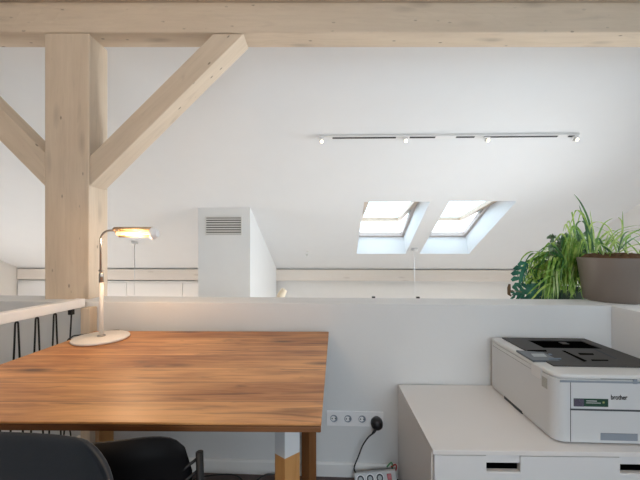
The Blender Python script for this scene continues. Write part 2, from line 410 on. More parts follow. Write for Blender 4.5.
# purlin at the foot of the roof
t = bmesh.new(); box(t, GL+.01, GR-.01, UK-.035, UK+.03, roofz(UK)-.215, roofz(UK+.03)-.002)
tag(obj('timber_purlin', t, M['purlin'], bevel=.006), 'pale painted purlin running under the foot of the roof slope', 'beam')
# eaves cupboards left of the shaft
zt = roofz(UK)-.235
t = thing('eaves_cupboard', 'low white built-in cupboard under the purlin left of the shaft', 'cupboard', (GL+.02, UK-.02, LOW))
wtot = sx0-.01-(GL+.02)
bx('body', M['trim'], t, 0, wtot, 0, .11, 0, zt-LOW)
nd = 4
for k in range(nd):
    bx('door', M['white'], t, k*wtot/nd+.004, (k+1)*wtot/nd-.004, -.018, -.0005, .05, zt-LOW-.035, bevel=.002)
# curved cream lamp just past the shaft
t = thing('floor_lamp', 'cream curved lamp top showing over the ledge beside the shaft', 'lamp', W(-.47, 3.7, LOW))
bm = bmesh.new(); lathe(bm, [(0, 0), (.14, 0), (.14, .02), (.02, .035), (0, .035)]); obj('base', bm, M['trim'], t, True)
bm = bmesh.new(); tube(bm, [(0, 0, .03), (0, 0, 3.05)], .012); obj('pole', bm, M['trim'], t, True)
bm = bmesh.new(); tube(bm, smoothpath([(0, 0, 3.0), (.0, 0, 3.12), (.02, 0, 3.22), (.06, 0, 3.29)]), .035, 14, [.035+.012*math.sin(i/18*PI) for i in range(19)]); obj('lamp_shade', bm, M['cream'], t, True)

# newel, handrail, balusters
NX0, NX1 = -1.232, -1.183
o = bx('newel_post', M['beamZ'], None, -.0245, .0245, 0, .055, -.2, .86, bevel=.003)
o.location = W((NX0+NX1)/2, 1.645); o.rotation_euler = (0, 0, TH)
tag(o, 'short pale wooden newel where the handrail meets the parapet', 'post')
ra = Vector((-1.22, 1.665)); rb = Vector((-1.22-.055*2.6/.445, 1.665-2.6))
ang = math.atan2((rb-ra).x, (ra-rb).y)   # lean from depth axis
L_ = (ra-rb).length
root = thing('stair_railing', 'white handrail on black zigzag rods beside the table at left', 'railing', W(ra.x, ra.y, 0), TH-math.atan2(ra.x-rb.x, ra.y-rb.y))
bx('handrail', M['trim'], root, -.048, 0, -L_, 0, .864, .908, bevel=.004)
bx('bottom_rail', M['trim'], root, -.040, -.008, -L_, 0, .16, .195, bevel=.003)
for k in range(22):
    y = -.060-.0857*k
    if k == 0:
        pts = [(-.024, y+.002, .862), (-.024, y+.002, .83), (-.024, y-.012, .62), (-.024, y-.0428, .20), (-.024, y-.0428, .19)]
    else:
        top = [(-.024, y+.006*math.cos(a), .848+.010*math.sin(a)) for a in [PI*j/6 for j in range(7)]]
        pts = [(-.024, y+.024, .40), (-.024, y+.012, .70)]+top+[(-.024, y-.012, .70), (-.024, y-.024, .40)]
        pts = [(-.024, y+.034, .19)]+pts+[(-.024, y-.034, .19)]
    bm = bmesh.new(); tube(bm, pts, .0036, 8); obj('baluster', bm, M['blackm'], root, True)
bx('rod_bracket', M['blackm'], root, -.034, -.014, -.068, -.050, .835, .864)

# ================================================================= TABLE
cam_fl, cam_fr, cam_br, cam_bl = (-1.165, .780), (.003, .766), (.044, 1.606), (-1.140, 1.622)
def q4(z0, z1, dx=0, dy=0):
    f = [(cam_fl[0]+dx, cam_fl[1]+dy), (cam_fr[0]-dx, cam_fr[1]+dy), (cam_br[0]-dx, cam_br[1]-dy), (cam_bl[0]+dx, cam_bl[1]-dy)]
    bm = bmesh.new(); prism(bm, f, z0, z1); return bm
root = thing('wooden_table', 'old pine plank table against the parapet, holding the white lamp', 'table', (0, 0, 0), TH)
o = obj('tabletop', q4(.744, .75), M['table'], root, bevel=.0015)
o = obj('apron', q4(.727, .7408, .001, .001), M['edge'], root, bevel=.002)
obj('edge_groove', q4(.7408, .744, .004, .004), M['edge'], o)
def sq_leg(cx, cy, s, rot, z0, z1, poly=None):
    bm = bmesh.new(); c, s_ = math.cos(rot), math.sin(rot)
    p = [(cx+(a*c-b*s_)*s/2, cy+(a*s_+b*c)*s/2) for a, b in ((-1, -1), (1, -1), (1, 1), (-1, 1))]
    prism(bm, p, z0, z1); return bm
def dipped(cx, cy, s, rot):
    """square leg whose painted top ends in a point on the near corner"""
    z_m, z_a = .60, .613
    c, s_ = math.cos(rot), math.sin(rot)
    P = [Vector((cx+(a*c-b*s_)*s/2, cy+(a*s_+b*c)*s/2, 0)) for a, b in ((-1, -1), (1, -1), (1, 1), (-1, 1))]
    lows = [.618, .640, .618, .636]
    top = bmesh.new(); bot = bmesh.new()
    zs = [.622, .621, .620, .613]
    for b, za, zb in ((top, zs, [.727]*4), (bot, [0]*4, zs)):
        A = [b.verts.new((p.x, p.y, z)) for p, z in zip(P, za)]; B = [b.verts.new((p.x, p.y, z)) for p, z in zip(P, zb)]
        b.faces.new((A[0], A[1], A[2])); b.faces.new((A[0], A[2], A[3])); b.faces.new((B[0], B[2], B[1])); b.faces.new((B[0], B[3], B[2]))
        for i in range(4): b.faces.new((A[i], A[(i+1) % 4], B[(i+1) % 4], B[i]))
    return top, bot
for cx, cy in ((-.0885, .865), (-1.07, .875)):
    a, b = dipped(cx, cy, .048, math.radians(40))
    lo_ = obj('leg', b, M['legw'], root); pt = obj('painted_cap', a, M['legpaint'], lo_); pt['label'] = 'grey white painted top of leg'
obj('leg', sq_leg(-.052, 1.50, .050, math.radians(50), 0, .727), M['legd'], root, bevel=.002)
obj('leg', sq_leg(-1.03, 1.53, .060, math.radians(50), 0, .727), M['legw'], root, bevel=.002)

# ================================================================= DESK LAMP
LX, LY = -1.008, 1.475
root = thing('desk_lamp', 'cream desk lamp with round base and glowing horizontal shade on the table', 'lamp', W(LX, LY, .7502), TH)
bm = bmesh.new(); lathe(bm, [(0, 0), (.109, 0), (.115, .003), (.115, .009), (.112, .0125), (.02, .014), (0, .014)], 64); obj('base', bm, M['lampw'], root, True)
bm = bmesh.new(); lathe(bm, [(0, .0135), (.017, .0135), (.017, .019), (.0085, .021)], 24); obj('collar', bm, M['chrome'], root, True)
bm = bmesh.new(); tube(bm, [(0, 0, .014), (0, 0, .262)], .0092, 16); obj('pole', bm, M['lampw'], root, True)
bm = bmesh.new(); lathe(bm, [(.0, .262), (.0098, .262), (.0098, .300), (.0065, .310), (0, .310)], 20); obj('pole_sleeve', bm, M['chrome'], root, True)
bm = bmesh.new(); tube(bm, [(-.012, 0, .315), (.012, 0, .315)], .003, 8); obj('knob', bm, M['chrome'], root, True)
bm = bmesh.new(); ZA = .508
tube(bm, [(-.003, 0, .305), (-.003, 0, .455)]+[(-.003+.042*(1-math.cos(a)), 0, .455+.045*math.sin(a)) for a in [PI/2*j/8 for j in range(1, 9)]]+[(.085, 0, .502)], .0048, 12)
obj('arm', bm, M['chrome'], root, True)
# half-cylinder shade opening down and towards the room
hx0, hx1, hr, hz = .066, .236, .030, .487
def trough(bm, x0, x1, r, a0, a1, th=.0015, n=20):
    pa = [(r*math.cos(a0+(a1-a0)*k/n), r*math.sin(a0+(a1-a0)*k/n)) for k in range(n+1)]
    pi = [((r-th)*math.cos(a0+(a1-a0)*k/n), (r-th)*math.sin(a0+(a1-a0)*k/n)) for k in range(n, -1, -1)]
    prism(bm, [(a, hz+b) for a, b in pa+pi], x0, x1, 'X')
a0, a1 = math.radians(-35), math.radians(140)
bm = bmesh.new(); trough(bm, hx0, hx1, hr, a0, a1); sh = obj('lamp_shade', bm, M['brass'], root, True)
bm = bmesh.new(); trough(bm, hx0+.001, hx1-.001, hr-.0018, a0, a1); obj('shade_lining', bm, M['inner'], sh, True)
bm = bmesh.new(); trough(bm, hx0-.001, hx0+.002, hr, a0, a1, hr-.001)
obj('end_cap', bm, M['brass'], sh)
bm = bmesh.new(); tube(bm, [(hx1-.002, 0, hz), (hx1+.006, 0, hz), (hx1+.024, 0, hz)], .0295, 24, [.029, .029, .017]); e = obj('end_cap', bm, M['white'], sh); e['label'] = 'white end cap of the shade'
bm = bmesh.new(); tube(bm, [(hx0+.008, -.004, hz), (hx1-.004, -.004, hz)], .0085, 14); obj('bulb', bm, M['tube'], root, True)
# lamp cable
p = [W(LX+.0, LY+.13, .757), W(LX-.03, LY+.14, .7545), W(-1.10, 1.575, .7545), W(-1.142, 1.53, .7545), W(-1.165, 1.50, .752), W(-1.180, 1.49, .70), W(-1.185, 1.50, .4), W(-1.15, 1.58, .004), W(-.9, 1.60, .004)]
bm = bmesh.new(); tube(bm, smoothpath(p, 5), .003, 8)
tag(obj('lamp_cord', bm, M['black'], smooth=True), 'thin black cord trailing from the lamp base over the table edge', 'cord')

# ================================================================= CHAIRS
def shell_chair(loc, rot):
    root = thing('shell_armchair', 'anthracite plastic shell armchair, nearest the lower left corner', 'chair', loc, rot)
    # rows run from the seat's front lip to the top of the back: y forward, z up
    rows = [(.235, .405, .17, .00, 0, 1), (.215, .432, .205, .015, 0, 1), (.12, .425, .235, .07, 0, 1), (.0, .415, .255, .17, .15, 1), (-.10, .425, .262, .235, .35, .95),
            (-.165, .475, .268, .235, .62, .75), (-.195, .555, .268, .20, .85, .45), (-.215, .64, .262, .15, 1, .22), (-.230, .72, .250, .095, 1, .05), (-.242, .775, .228, .05, 1, 0), (-.250, .812, .196, .03, 1, -.05), (-.254, .832, .148, .015, 1, -.1)]
    bm = bmesh.new(); nt_ = 16; grid = []
    for (y, z, w, c, fw, upw) in rows:
        r_ = []
        for k in range(nt_+1):
            t_ = -1+2*k/nt_; a = abs(t_); sgn = 1 if t_ >= 0 else -1
            x = sgn*w*(1-(1-a)**1.35)
            d = c*a**2.6
            r_.append(bm.verts.new((x, y+d*fw*.95, z+d*upw)))
        grid.append(r_)
    for a, b in zip(grid, grid[1:]):
        for k in range(nt_): bm.faces.new((a[k], a[k+1], b[k+1], b[k]))
    o = obj('seat_shell', bm, M['chair1'], root, True, solid=.009, sub=2)
    for sx in (-1, 1):
        for sy in (-1, 1):
            bm = bmesh.new(); tube(bm, [(sx*.10, sy*.10-.0, .405), (sx*.22, sy*.22, .004)], .011, 12, [.013, .009]); obj('leg', bm, M['blackm'], root, True)
    bm = bmesh.new(); box(bm, -.12, .12, -.12, .12, .385, .403); obj('mount', bm, M['blackm'], root, bevel=.004)
    return root
_c = shell_chair(W(-.548, .285, 0), TH+math.radians(180-3)); _c.scale = (1.06, 1, 1.036)

def panel_chair(loc, rot):
    root = thing('wooden_chair', 'black chair with curved panel back and slim frame, tucked under the table', 'chair', loc, rot)
    # curved back panel, local y = sitter's front; arc of radius R
    R = .30; bm = bmesh.new(); n = 24
    def pnt(a, z, r): return (r*math.sin(a), R-r*math.cos(a), z)
    am = math.radians(35); gi = []; go = []
    for k in range(n+1):
        s = -1+2*k/n; a = am*s
        e = max(0.0, 1-abs(s)**5)**.5
        zt_ = .672+.106*e*(1-.10*s*s); zb = .655-.14*e
        gi.append([bm.verts.new(pnt(a, zb+(zt_-zb)*j/5, R-.004)) for j in range(6)])
        go.append([bm.verts.new(pnt(a, zb+(zt_-zb)*j/5, R+.005)) for j in range(6)])
    for k in range(n):
        for j in range(5):
            bm.faces.new((gi[k][j], gi[k+1][j], gi[k+1][j+1], gi[k][j+1])); bm.faces.new((go[k][j], go[k][j+1], go[k+1][j+1], go[k+1][j]))
        bm.faces.new((gi[k][0], go[k][0], go[k+1][0], gi[k+1][0])); bm.faces.new((gi[k][5], gi[k+1][5], go[k+1][5], go[k][5]))
    for k in (0, n):
        for j in range(5): bm.faces.new((gi[k][j], gi[k][j+1], go[k][j+1], go[k][j]))
    obj('backrest', bm, M['chair2'], root, True)
    pr = [(-.185, .05), (.185, .05), (.175, .26), (.135, .34), (-.135, .34), (-.175, .26)]
    bm = bmesh.new(); prism(bm, pr, .432, .446); obj('seat', bm, M['chair2'], root, bevel=.008)
    for sx in (-1, 1):
        bm = bmesh.new(); tube(bm, [(sx*.205, .05, 0), (sx*.196, .052, .45), (sx*.19, .052, .711)], .0085, 12); obj('rear_post', bm, M['blackm'], root, True)
        bm = bmesh.new(); tube(bm, [(sx*.145, .34, 0), (sx*.135, .32, .432)], .0085, 12); obj('leg', bm, M['blackm'], root, True)
        for dz in (.692, .664):
            bm = bmesh.new(); tube(bm, [(sx*.19, .052, dz+.008), (sx*.162, .044, dz-.008), (sx*.150, .040, dz-.016)], .0035, 8); obj('bracket', bm, M['blackm'], root, True)
        bm = bmesh.new(); tube(bm, [(sx*.197, .052, .428), (sx*.135, .32, .424)], .007, 10); obj('seat_rail', bm, M['blackm'], root, True)
    return root
panel_chair(W(-.452, .642, 0), TH+math.radians(8))

# ================================================================= CABINET
ca = W(.385, 1.092); CB = Matrix.Translation(Vector((ca.x, ca.y, 0))) @ Matrix.Rotation(TH-math.radians(1.1), 4, 'Z')
CW, CD, CH = .93, .525, .48
root = thing('drawer_cabinet', 'low white drawer cabinet with notched grips, carrying the printer', 'cabinet', (ca.x, ca.y, 0), TH-math.radians(1.1))
bm = bmesh.new(); box(bm, 0, .016, .018, CD, 0, CH-.016); box(bm, CW-.016, CW, .018, CD, 0, CH-.016); box(bm, .016, CW-.016, .06, CD, .03, .046); box(bm, .016, CW-.016, CD-.01, CD, .046, CH-.016)
obj('body', bm, M['cab'], root, bevel=.001)
bx('top_panel', M['cab'], root, 0, CW, .0, CD, CH-.0155, CH, bevel=.0015)
def drawer(z0, z1, nm):
    def lx(px): 
        p = hit(px, 460, ca, CB.to_3x3() @ Vector((0, -1, 0))); return (CB.inverted() @ Vector((p.x, p.y, p.z))).x
    n1, n2 = lx(486.3), lx(520.5)
    m1, m2 = CW-n2, CW-n1
    m1, m2 = lx(620), lx(620)+(n2-n1)
    d = .058; r = .008; ch = .0
    def notch(a, b): return [(a-.002, z1), (a, z1-.004), (a, z1-d+r), (a+r, z1-d), (b-r, z1-d), (b, z1-d+r), (b, z1-.004), (b+.002, z1)]
    poly = [(.006, z0), (.006, z1)]+notch(n1, n2)+notch(m1, m2)+[(CW-.004, z1), (CW-.004, z0)]
    bm = bmesh.new()
    # split into a lower slab and upper tongues so every polygon is convex
    zl = z1-d
    box(bm, .006, CW-.004, 0, .018, z0, zl); box(bm, .006, n1, 0, .018, zl, z1); box(bm, n2, m1, 0, .018, zl, z1); box(bm, m2, CW-.004, 0, .018, zl, z1)
    bmesh.ops.remove_doubles(bm, verts=bm.verts, dist=1e-5)
    for f_ in [f_ for f_ in bm.faces if False]: pass
    o = obj('drawer', bm, M['drawer'], root, bevel=0)
    for a, b in ((n1, n2), (m1, m2)):
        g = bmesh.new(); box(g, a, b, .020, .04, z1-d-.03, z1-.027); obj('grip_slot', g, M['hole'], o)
        g = bmesh.new(); box(g, a, b, .006, .018, z1-.026, z1); obj('cross_bar', g, M['drawer'], o)
        g = bmesh.new(); box(g, a, b, .002, .018, zl, zl+.004); obj('grip_lip', g, M['cab'], o)
drawer(.245, .4625, 'upper'); drawer(.03, .240, 'lower')

# ================================================================= PRINTER
pa = W(.83, 1.129); PW, PD, PZ0, PZ1 = .45, .462, .4802, .725
root = thing('laser_printer', 'pale grey laser printer with dark lid on the white cabinet', 'printer', (pa.x, pa.y, PZ0))
H = PZ1-PZ0
def rp(x0, x1, y0, y1, rf, rb=.01, n=8):
    pts = []
    for cx, cy, r, st in ((x0+rf, y0+rf, rf, PI), (x1-rf, y0+rf, rf, 1.5*PI), (x1-rb, y1-rb, rb, 0), (x0+rb, y1-rb, rb, .5*PI)):
        for k in range(n+1):
            a = st+PI/2*k/n; pts.append((cx+r*math.cos(a), cy+r*math.sin(a)))
    return pts
def top(px, py):                 # point on the lid -> printer frame
    p = hit(px, py, (0, 0, PZ1), (0, 0, 1)); return p.x-pa.x, p.y-pa.y
def fr(px, py):                  # point on the front face -> printer frame
    p = hit(px, py, pa, (0, 1, 0)); return p.x-pa.x, p.z-PZ0
bm = bmesh.new(); prism(bm, rp(0, PW, 0, PD, .038), .006, H-.018); obj('body', bm, M['print'], root, bevel=.002)
bm = bmesh.new(); prism(bm, rp(.02, PW-.02, .03, PD-.02, .03), 0, .006); obj('foot', bm, M['seam'], root)
bm = bmesh.new(); prism(bm, rp(-.001, PW+.001, -.001, PD+.001, .039), H-.0175, H); obj('rim', bm, M['printr'], root, bevel=.007, seg=3)
x0, _ = top(501, 338.5); dy0 = top(555, 366.5)[1]
tr0 = top(526, 340.5); tr1 = top(596, 348.8)
DX0, DX1, DY0, DY1 = .045, PW-.014, dy0, PD-.014
TX0, TX1, TY0, TY1 = .143, .392, .288, .408
bm = bmesh.new(); zt0, zt1 = H+.0002, H+.005
for a in ((DX0, TX0, DY0, DY1), (TX1, DX1, DY0, DY1), (TX0, TX1, DY0, TY0), (TX0, TX1, TY1, DY1)): box(bm, a[0], a[1], a[2], a[3], zt0, zt1)
bmesh.ops.remove_doubles(bm, verts=bm.verts, dist=1e-5)
lid = obj('lid', bm, M['deck'], root)
bm = bmesh.new(); box(bm, TX0, TX1, TY0, TY1, zt0, zt0+.0008); obj('output_tray', bm, M['hole'], lid)
bm = bmesh.new(); box(bm, TX0+.13, TX0+.16, TY1-.05, TY1-.02, zt0+.0008, zt0+.004); obj('paper_stop', bm, M['deck'], lid, bevel=.001)
def topquad(name, pts, m, h=.0012, par=lid, z=None):
    bm = bmesh.new(); z = z or zt1; prism(bm, [top(*p) for p in pts], z, z+h); return obj(name, bm, m, par)
topquad('slot', [(527, 351.4), (546, 351.4), (547, 352.8), (528, 352.8)], M['hole'])
topquad('lid_groove', [(562, 352), (564.5, 352), (587, 362.3), (584, 363)], M['hole'])
topquad('finger_grip', [(578, 354.4), (593, 354.8), (594, 356.2), (580, 356)], M['hole'])
topquad('finger_grip', [(591, 361), (608, 361.3), (608.5, 362.3), (592, 362.2)], M['hole'])
topquad('lid_groove', [(594, 350.5), (596, 350.5), (617, 360), (615, 360)], M['seam'])
cpx = bmesh.new(); prism(cpx, [(-.004, .120), (.100, .120), (.100, .225), (.0, .245)], H-.001, H+.007)
cp = obj('control_panel', cpx, M['panelg'], root, bevel=.002)
topquad('display', [(531, 355.6), (544, 355.6), (547, 358.6), (534, 358.6)], M['lcd'], par=cp, z=H+.007)
topquad('button', [(548, 360), (561, 360), (561.5, 361.3), (549, 361.3)], M['btn'], par=cp, z=H+.007)
topquad('button', [(548, 355.5), (551, 355.5), (552.5, 357), (549.5, 357)], M['btn'], par=cp, z=H+.007)
bx('side_latch', M['printr'], root, -.006, .004, .072, .128, H-.050, H-.004, bevel=.003)
bx('side_vent', M['vent'], root, -.0012, .002, .042, .072, H-.072, H-.034)
bx('side_seam', M['seam'], root, -.0006, .002, .14, PD-.02, H-.035, H-.034)
bx('side_grip', M['seam'], root, -.0008, .004, .20, .34, 0, .012)
# front: seams, recesses, label, lettering
def frect(name, a, b, m, h=.0008, par=root):
    (xa, za), (xb, zb) = fr(*a), fr(*b)
    return bx(name, m, par, xa, min(xb, PW-.02), -h, .001, min(za, zb), max(za, zb))
frect('front_seam', (570.2, 382.3), (570.8, 441.5), M['seam'])
frect('front_seam', (570, 410.2), (690, 411.1), M['seam'])
frect('front_seam', (560, 382.2), (690, 382.4), M['recess'])
frect('lid_grip', (600.5, 378.6), (637, 379.6), M['seam'], .001)
frect('lid_grip', (633, 379.4), (637.2, 384), M['recess'], .0012)
g = frect('tray_grip', (600.5, 433), (637.5, 441), M['recess'], .001); frect('grip_shade', (600.5, 433), (637.5, 434), M['seam'], .0014, g)
lb = frect('label', (573.6, 398.3), (608, 406.8), M['green'], .0012)
frect('label_picture', (573.9, 398.7), (583.6, 406.4), M['pic'], .0016, lb)
frect('label_print', (586, 400.4), (596.5, 401.2), M['white'], .0016, lb)
frect('label_print', (586, 402.4), (600.5, 403.2), M['white'], .0016, lb)
frect('label_print', (602.3, 401.4), (604.2, 403.2), M['leafY'], .0016, lb)
cu = bpy.data.curves.new('t', 'FONT'); cu.body = 'brother'; cu.size = 1; cu.extrude = .02; cu.offset = .010
to = bpy.data.objects.new('t', cu); C.objects.link(to); bpy.context.view_layer.update()
me = bpy.data.meshes.new_from_object(to.evaluated_get(bpy.context.evaluated_depsgraph_get())); bpy.data.objects.remove(to)
xs = [v.co.x for v in me.vertices]; ys = [v.co.y for v in me.vertices]
(xa, za), (xb, zb) = fr(610.8, 399.5), fr(627.2, 394.9)
for v in me.vertices:
    v.co = Vector((xa+(v.co.x-min(xs))/(max(xs)-min(xs))*(xb-xa), -.0008+v.co.z*.02, za+(v.co.y-min(ys))/(max(ys)-min(ys))*(zb-za)))
me.materials.append(M['ink']); o = bpy.data.objects.new('lettering', me); C.objects.link(o); o.parent = root; o['label'] = 'black maker lettering'

# ================================================================= SOCKETS, PLUG, POWER STRIP
def wh(px, py): return hit(px, py, (0, UF, 0), (0, 1, 0))
a = wh(326.8, 410.3); b = wh(383.3, 426.3); sw = b.x-a.x; shh = a.z-b.z
root = thing('wall_socket', 'white row of four wall outlets right of the table', 'socket', (a.x, UF, b.z))
bx('back_plate', M['sock'], root, 0, sw, -.006, 0, 0, shh, bevel=.002)
for k in range(4):
    cx = sw*(k+.5)/4; cz = shh/2; T = Matrix.Translation(Vector((cx, -.006, cz))) @ Matrix.Rotation(PI/2, 4, 'X')
    bm = bmesh.new(); s_ = sw/4-.002
    pr = [(-s_/2, -shh*.47), (s_/2, -shh*.47), (s_/2, shh*.47), (-s_/2, shh*.47)]
    rim = []; inn = []; well = []
    for j in range(32):
        q = 2*PI*j/32; sc = (s_/2)/max(abs(math.cos(q)), abs(math.sin(q)))
        zsc = shh*.47/(s_/2)
        rim.append(bm.verts.new((cx+sc*math.cos(q), -.010, cz+sc*math.sin(q)*zsc)))
        inn.append(bm.verts.new((cx+.020*math.cos(q), -.010, cz+.020*math.sin(q)))); well.append(bm.verts.new((cx+.0185*math.cos(q), -.0065, cz+.0185*math.sin(q))))
    for j in range(32):
        j2 = (j+1) % 32
        bm.faces.new((rim[j], rim[j2], inn[j2], inn[j])); bm.faces.new((inn[j], inn[j2], well[j2], well[j]))
    o = obj('outlet', bm, M['sock'], root)
    bm = bmesh.new(); tube(bm, [(cx, -.0061, cz), (cx, -.0066, cz)], .0184, 28); obj('outlet_well', bm, M['recess'], o)
    bm = bmesh.new(); tube(bm, [(cx-.003, -.0066, cz), (cx-.003, -.0072, cz)], .0125, 28); obj('outlet_core', bm, M['sock'], o)
    bm = bmesh.new()
    for sx in (-.0085, .0085): tube(bm, [(cx+sx, -.0071, cz), (cx+sx, -.0082, cz)], .0034, 10)
    obj('contact', bm, M['seam'], o)
# plug and its cord
pc = wh(376.3, 421); root = thing('power_plug', 'round black plug in the outlet nearest the cabinet, with its cord', 'plug', (pc.x, UF-.0102, pc.z))
bm = bmesh.new(); tube(bm, [(0, 0, 0), (0, -.012, .0), (0, -.030, .0), (0, -.038, -.001)], .02, 24, [.030, .031, .028, .020]); obj('body', bm, M['black'], root, True)
bm = bmesh.new(); tube(bm, [(-.004, -.026, -.012), (-.016, -.028, -.034), (-.026, -.028, -.046)], .006, 10, [.009, .007, .004]); obj('strain_relief', bm, M['black'], root, True)
c0 = Vector((pc.x-.026, UF-.038, pc.z-.046))
cw = [c0]+[Vector((wh(x, y).x*.97, UF-dy, wh(x, y).z+dy*.62)) for x, y, dy in ((368, 438, .045), (362.5, 446, .045), (358.5, 456, .045), (354, 468, .05))]+[Vector((.115, UF-.045, .03)), Vector((.08, UF-.06, .005)), Vector((-.05, UF-.12, .005))]
q = [v - Vector((pc.x, UF-.0102, pc.z)) for v in smoothpath(cw, 5)]
bm = bmesh.new(); tube(bm, q, .0035, 8); obj('cord', bm, M['black'], root, True)
# power strip leaning against the skirting
s0 = wh(353.5, 470.5); s1 = wh(397, 464)
root = thing('power_strip', 'white power strip with red switch leaning on the baseboard by the cabinet', 'power strip', (s0.x+.004, UF-.085, .006))
root.rotation_euler = (math.radians(-28), math.radians(-7), 0)
bx('case', M['print'], root, 0, .206, .0, .040, 0, .056, bevel=.006)
# sockets on the side that faces up and out
for k in range(3):
    cx = .030+.047*k; bm = bmesh.new(); n = 24
    tube(bm, [(cx, -.0002, .028), (cx, -.0012, .028)], .0205, 24); o = obj('outlet', bm, M['sock'], root)
    bm = bmesh.new(); tube(bm, [(cx, -.0012, .028), (cx, -.0018, .028)], .0165, 24); obj('outlet_well', bm, M['seam'], o)
    bm = bmesh.new(); tube(bm, [(cx, -.0018, .028), (cx, -.0026, .028)], .010, 16); obj('outlet_core', bm, M['lcd'], o)
bx('switch', M['red'], root, .160, .182, -.004, .001, .016, .042, bevel=.002)
for nm, m, y0, z0, lab, lx0 in (('red_cable', 'redw', .055, .082, 'red cable curling behind the power strip', .0), ('green_cable', 'greenw', .050, .075, 'green cable looped behind the power strip', -.02)):
    e = wh(390, 466); pts = [Vector((e.x+lx0+.0, UF-.03, .072)), Vector((e.x+lx0+.02, UF-.035, .088+.01*(nm[0] == 'g'))), Vector((e.x+lx0+.027, UF-.03, .070)), Vector((e.x+lx0+.018, UF-.028, .04)), Vector((e.x+lx0+.010, UF-.022, .006))]
    bm = bmesh.new(); tube(bm, smoothpath(pts, 5), .0035, 8); tag(obj(nm, bm, M[m], smooth=True), lab, 'cable')
# loose cable on the floor below the table
fl = lambda px, py: hit(px, py, (0, 0, .005), (0, 0, 1))
pts = [W(-.78, 1.50, .005), W(-.66, 1.58, .006)]+[W(-.60, 1.62, .012), W(-.45, 1.625, .02), W(-.385, 1.60, .006), W(-.36, 1.55, .005), W(-.32, 1.60, .006), W(-.27, 1.625, .02), W(-.20, 1.625, .012), W(-.1, 1.60, .005), W(.0, 1.58, .005)]
bm = bmesh.new(); tube(bm, smoothpath(pts, 5), .004, 8); tag(obj('floor_cable', bm, M['black'], smooth=True), 'black cord looping on the dark floor under the table', 'cord')

# ================================================================= TRACK LIGHT
ta, tb = rh(318, 136.5), rh(578, 134.5)
dn = -nrm
T0 = ta+dn*.0; tv = tb-ta; TL = tv.length
X = tv.normalized(); Zv = (nrm-X*nrm.dot(X)).normalized(); Yv = Zv.cross(X)
TM = Matrix((X, Yv, Zv)).transposed().to_4x4(); TM.translation = ta
root = thing('track_rail', 'long white ceiling track with black slots on the sloping ceiling', 'track', ta); root.matrix_world = TM
bx('rail', M['white'], root, 0, TL, -.017, .017, -.020, -.001)
def tl(px): 
    lo_, hi_ = 0, TL
    p = rh(px, 135.5); return (p-ta).dot(X)
for a, b in ((332.5, 395.8), (409.5, 435), (455.6, 474), (483.6, 556.3), (566.6, 572.5)):
    bx('slot', M['trackslot'], root, tl(a), tl(b), -.009, .009, -.0215, -.0195)
proto = None
for k, (px, lab) in enumerate(((321.5, 'small lit track spot at the left end of the ceiling track'), (405.5, 'small lit track spot second from the left on the ceiling track'), (486.5, 'small lit track spot third from the left on the ceiling track'), (574, 'small lit track spot at the right end of the ceiling track'))):
    loc = ta+X*tl(px)-Zv*.0217
    if proto is None:
        root = thing('track_spotlight', lab, 'spotlight', loc, 0, 'spots on the ceiling track')
        bx('adapter', M['white'], root, -.035, .035, -.013, .013, -.018, 0, bevel=.003)
        bm = bmesh.new(); tube(bm, [(0, 0, -.017), (0, 0, -.032)], .005, 10); obj('stem', bm, M['white'], root, True)
        bm = bmesh.new(); tube(bm, [(-.004, .022, -.034), (.0, -.020, -.048)], .021, 20, [.017, .024]); hd = obj('lamp_head', bm, M['white'], root, True)
        bm = bmesh.new(); tube(bm, [(.0, -.0185, -.0475), (.0, -.0265, -.0500)], .020, 18, [.020, .016]); obj('bulb', bm, M['spotbulb'], hd, True)
        proto = root
    else: root = dup(proto, loc, lab)
    root.scale = (.72, .72, .72); root.rotation_euler = (0, 0, [0.1, -.1, .12, .1][k])

# pendants hanging from the slope into the storey below
def pendant(px, py, label, Y):
    p = hit(px, py, RP, RN)
    root = thing('pendant_lamp', label, 'lamp', (p.x, p.y, p.z-.02), 0, None)
    bm = bmesh.new(); lathe(bm, [(0, -.018), (.035, -.018), (.045, -.008), (.048, .03), (0, .03)], 24); obj('ceiling_rose', bm, M['trim'], root, True)
    bm = bmesh.new(); tube(bm, [(0, 0, -.015), (0, 0, -1.3)], .006, 8); obj('cord', bm, M['white'], root, True)
    bm = bmesh.new(); lathe(bm, [(.02, -1.28), (.03, -1.34), (.10, -1.42), (.17, -1.50), (.165, -1.50), (.09, -1.425), (.015, -1.35)], 32); obj('lamp_shade', bm, M['white'], root, True)
    bm = bmesh.new(); lathe(bm, [(0, -1.38), (.03, -1.40), (.035, -1.43), (.02, -1.46), (0, -1.465)], 16); obj('bulb', bm, M['spotbulb'], root, True)
    return p
pd1 = pendant(414.5, 249, 'white pendant cord hanging between the two roof windows', 0)
pd2 = pendant(134.5, 242, 'thin pendant cord hanging beyond the desk lamp shade', 0)
p = rh(308, 251)
root = thing('ceiling_hook', 'tiny white hook on the slope between shaft and roof window', 'hook', p)
bm = bmesh.new(); tube(bm, [(0, 0, .005), (0, 0, -.01)], .022, 14); obj('plate', bm, M['grille'], root, True)
bm = bmesh.new(); tube(bm, smoothpath([(0, 0, -.01), (0, 0, -.045), (-.015, 0, -.07), (-.03, 0, -.05)]), .006, 8); obj('hook_arm', bm, M['grille'], root, True)
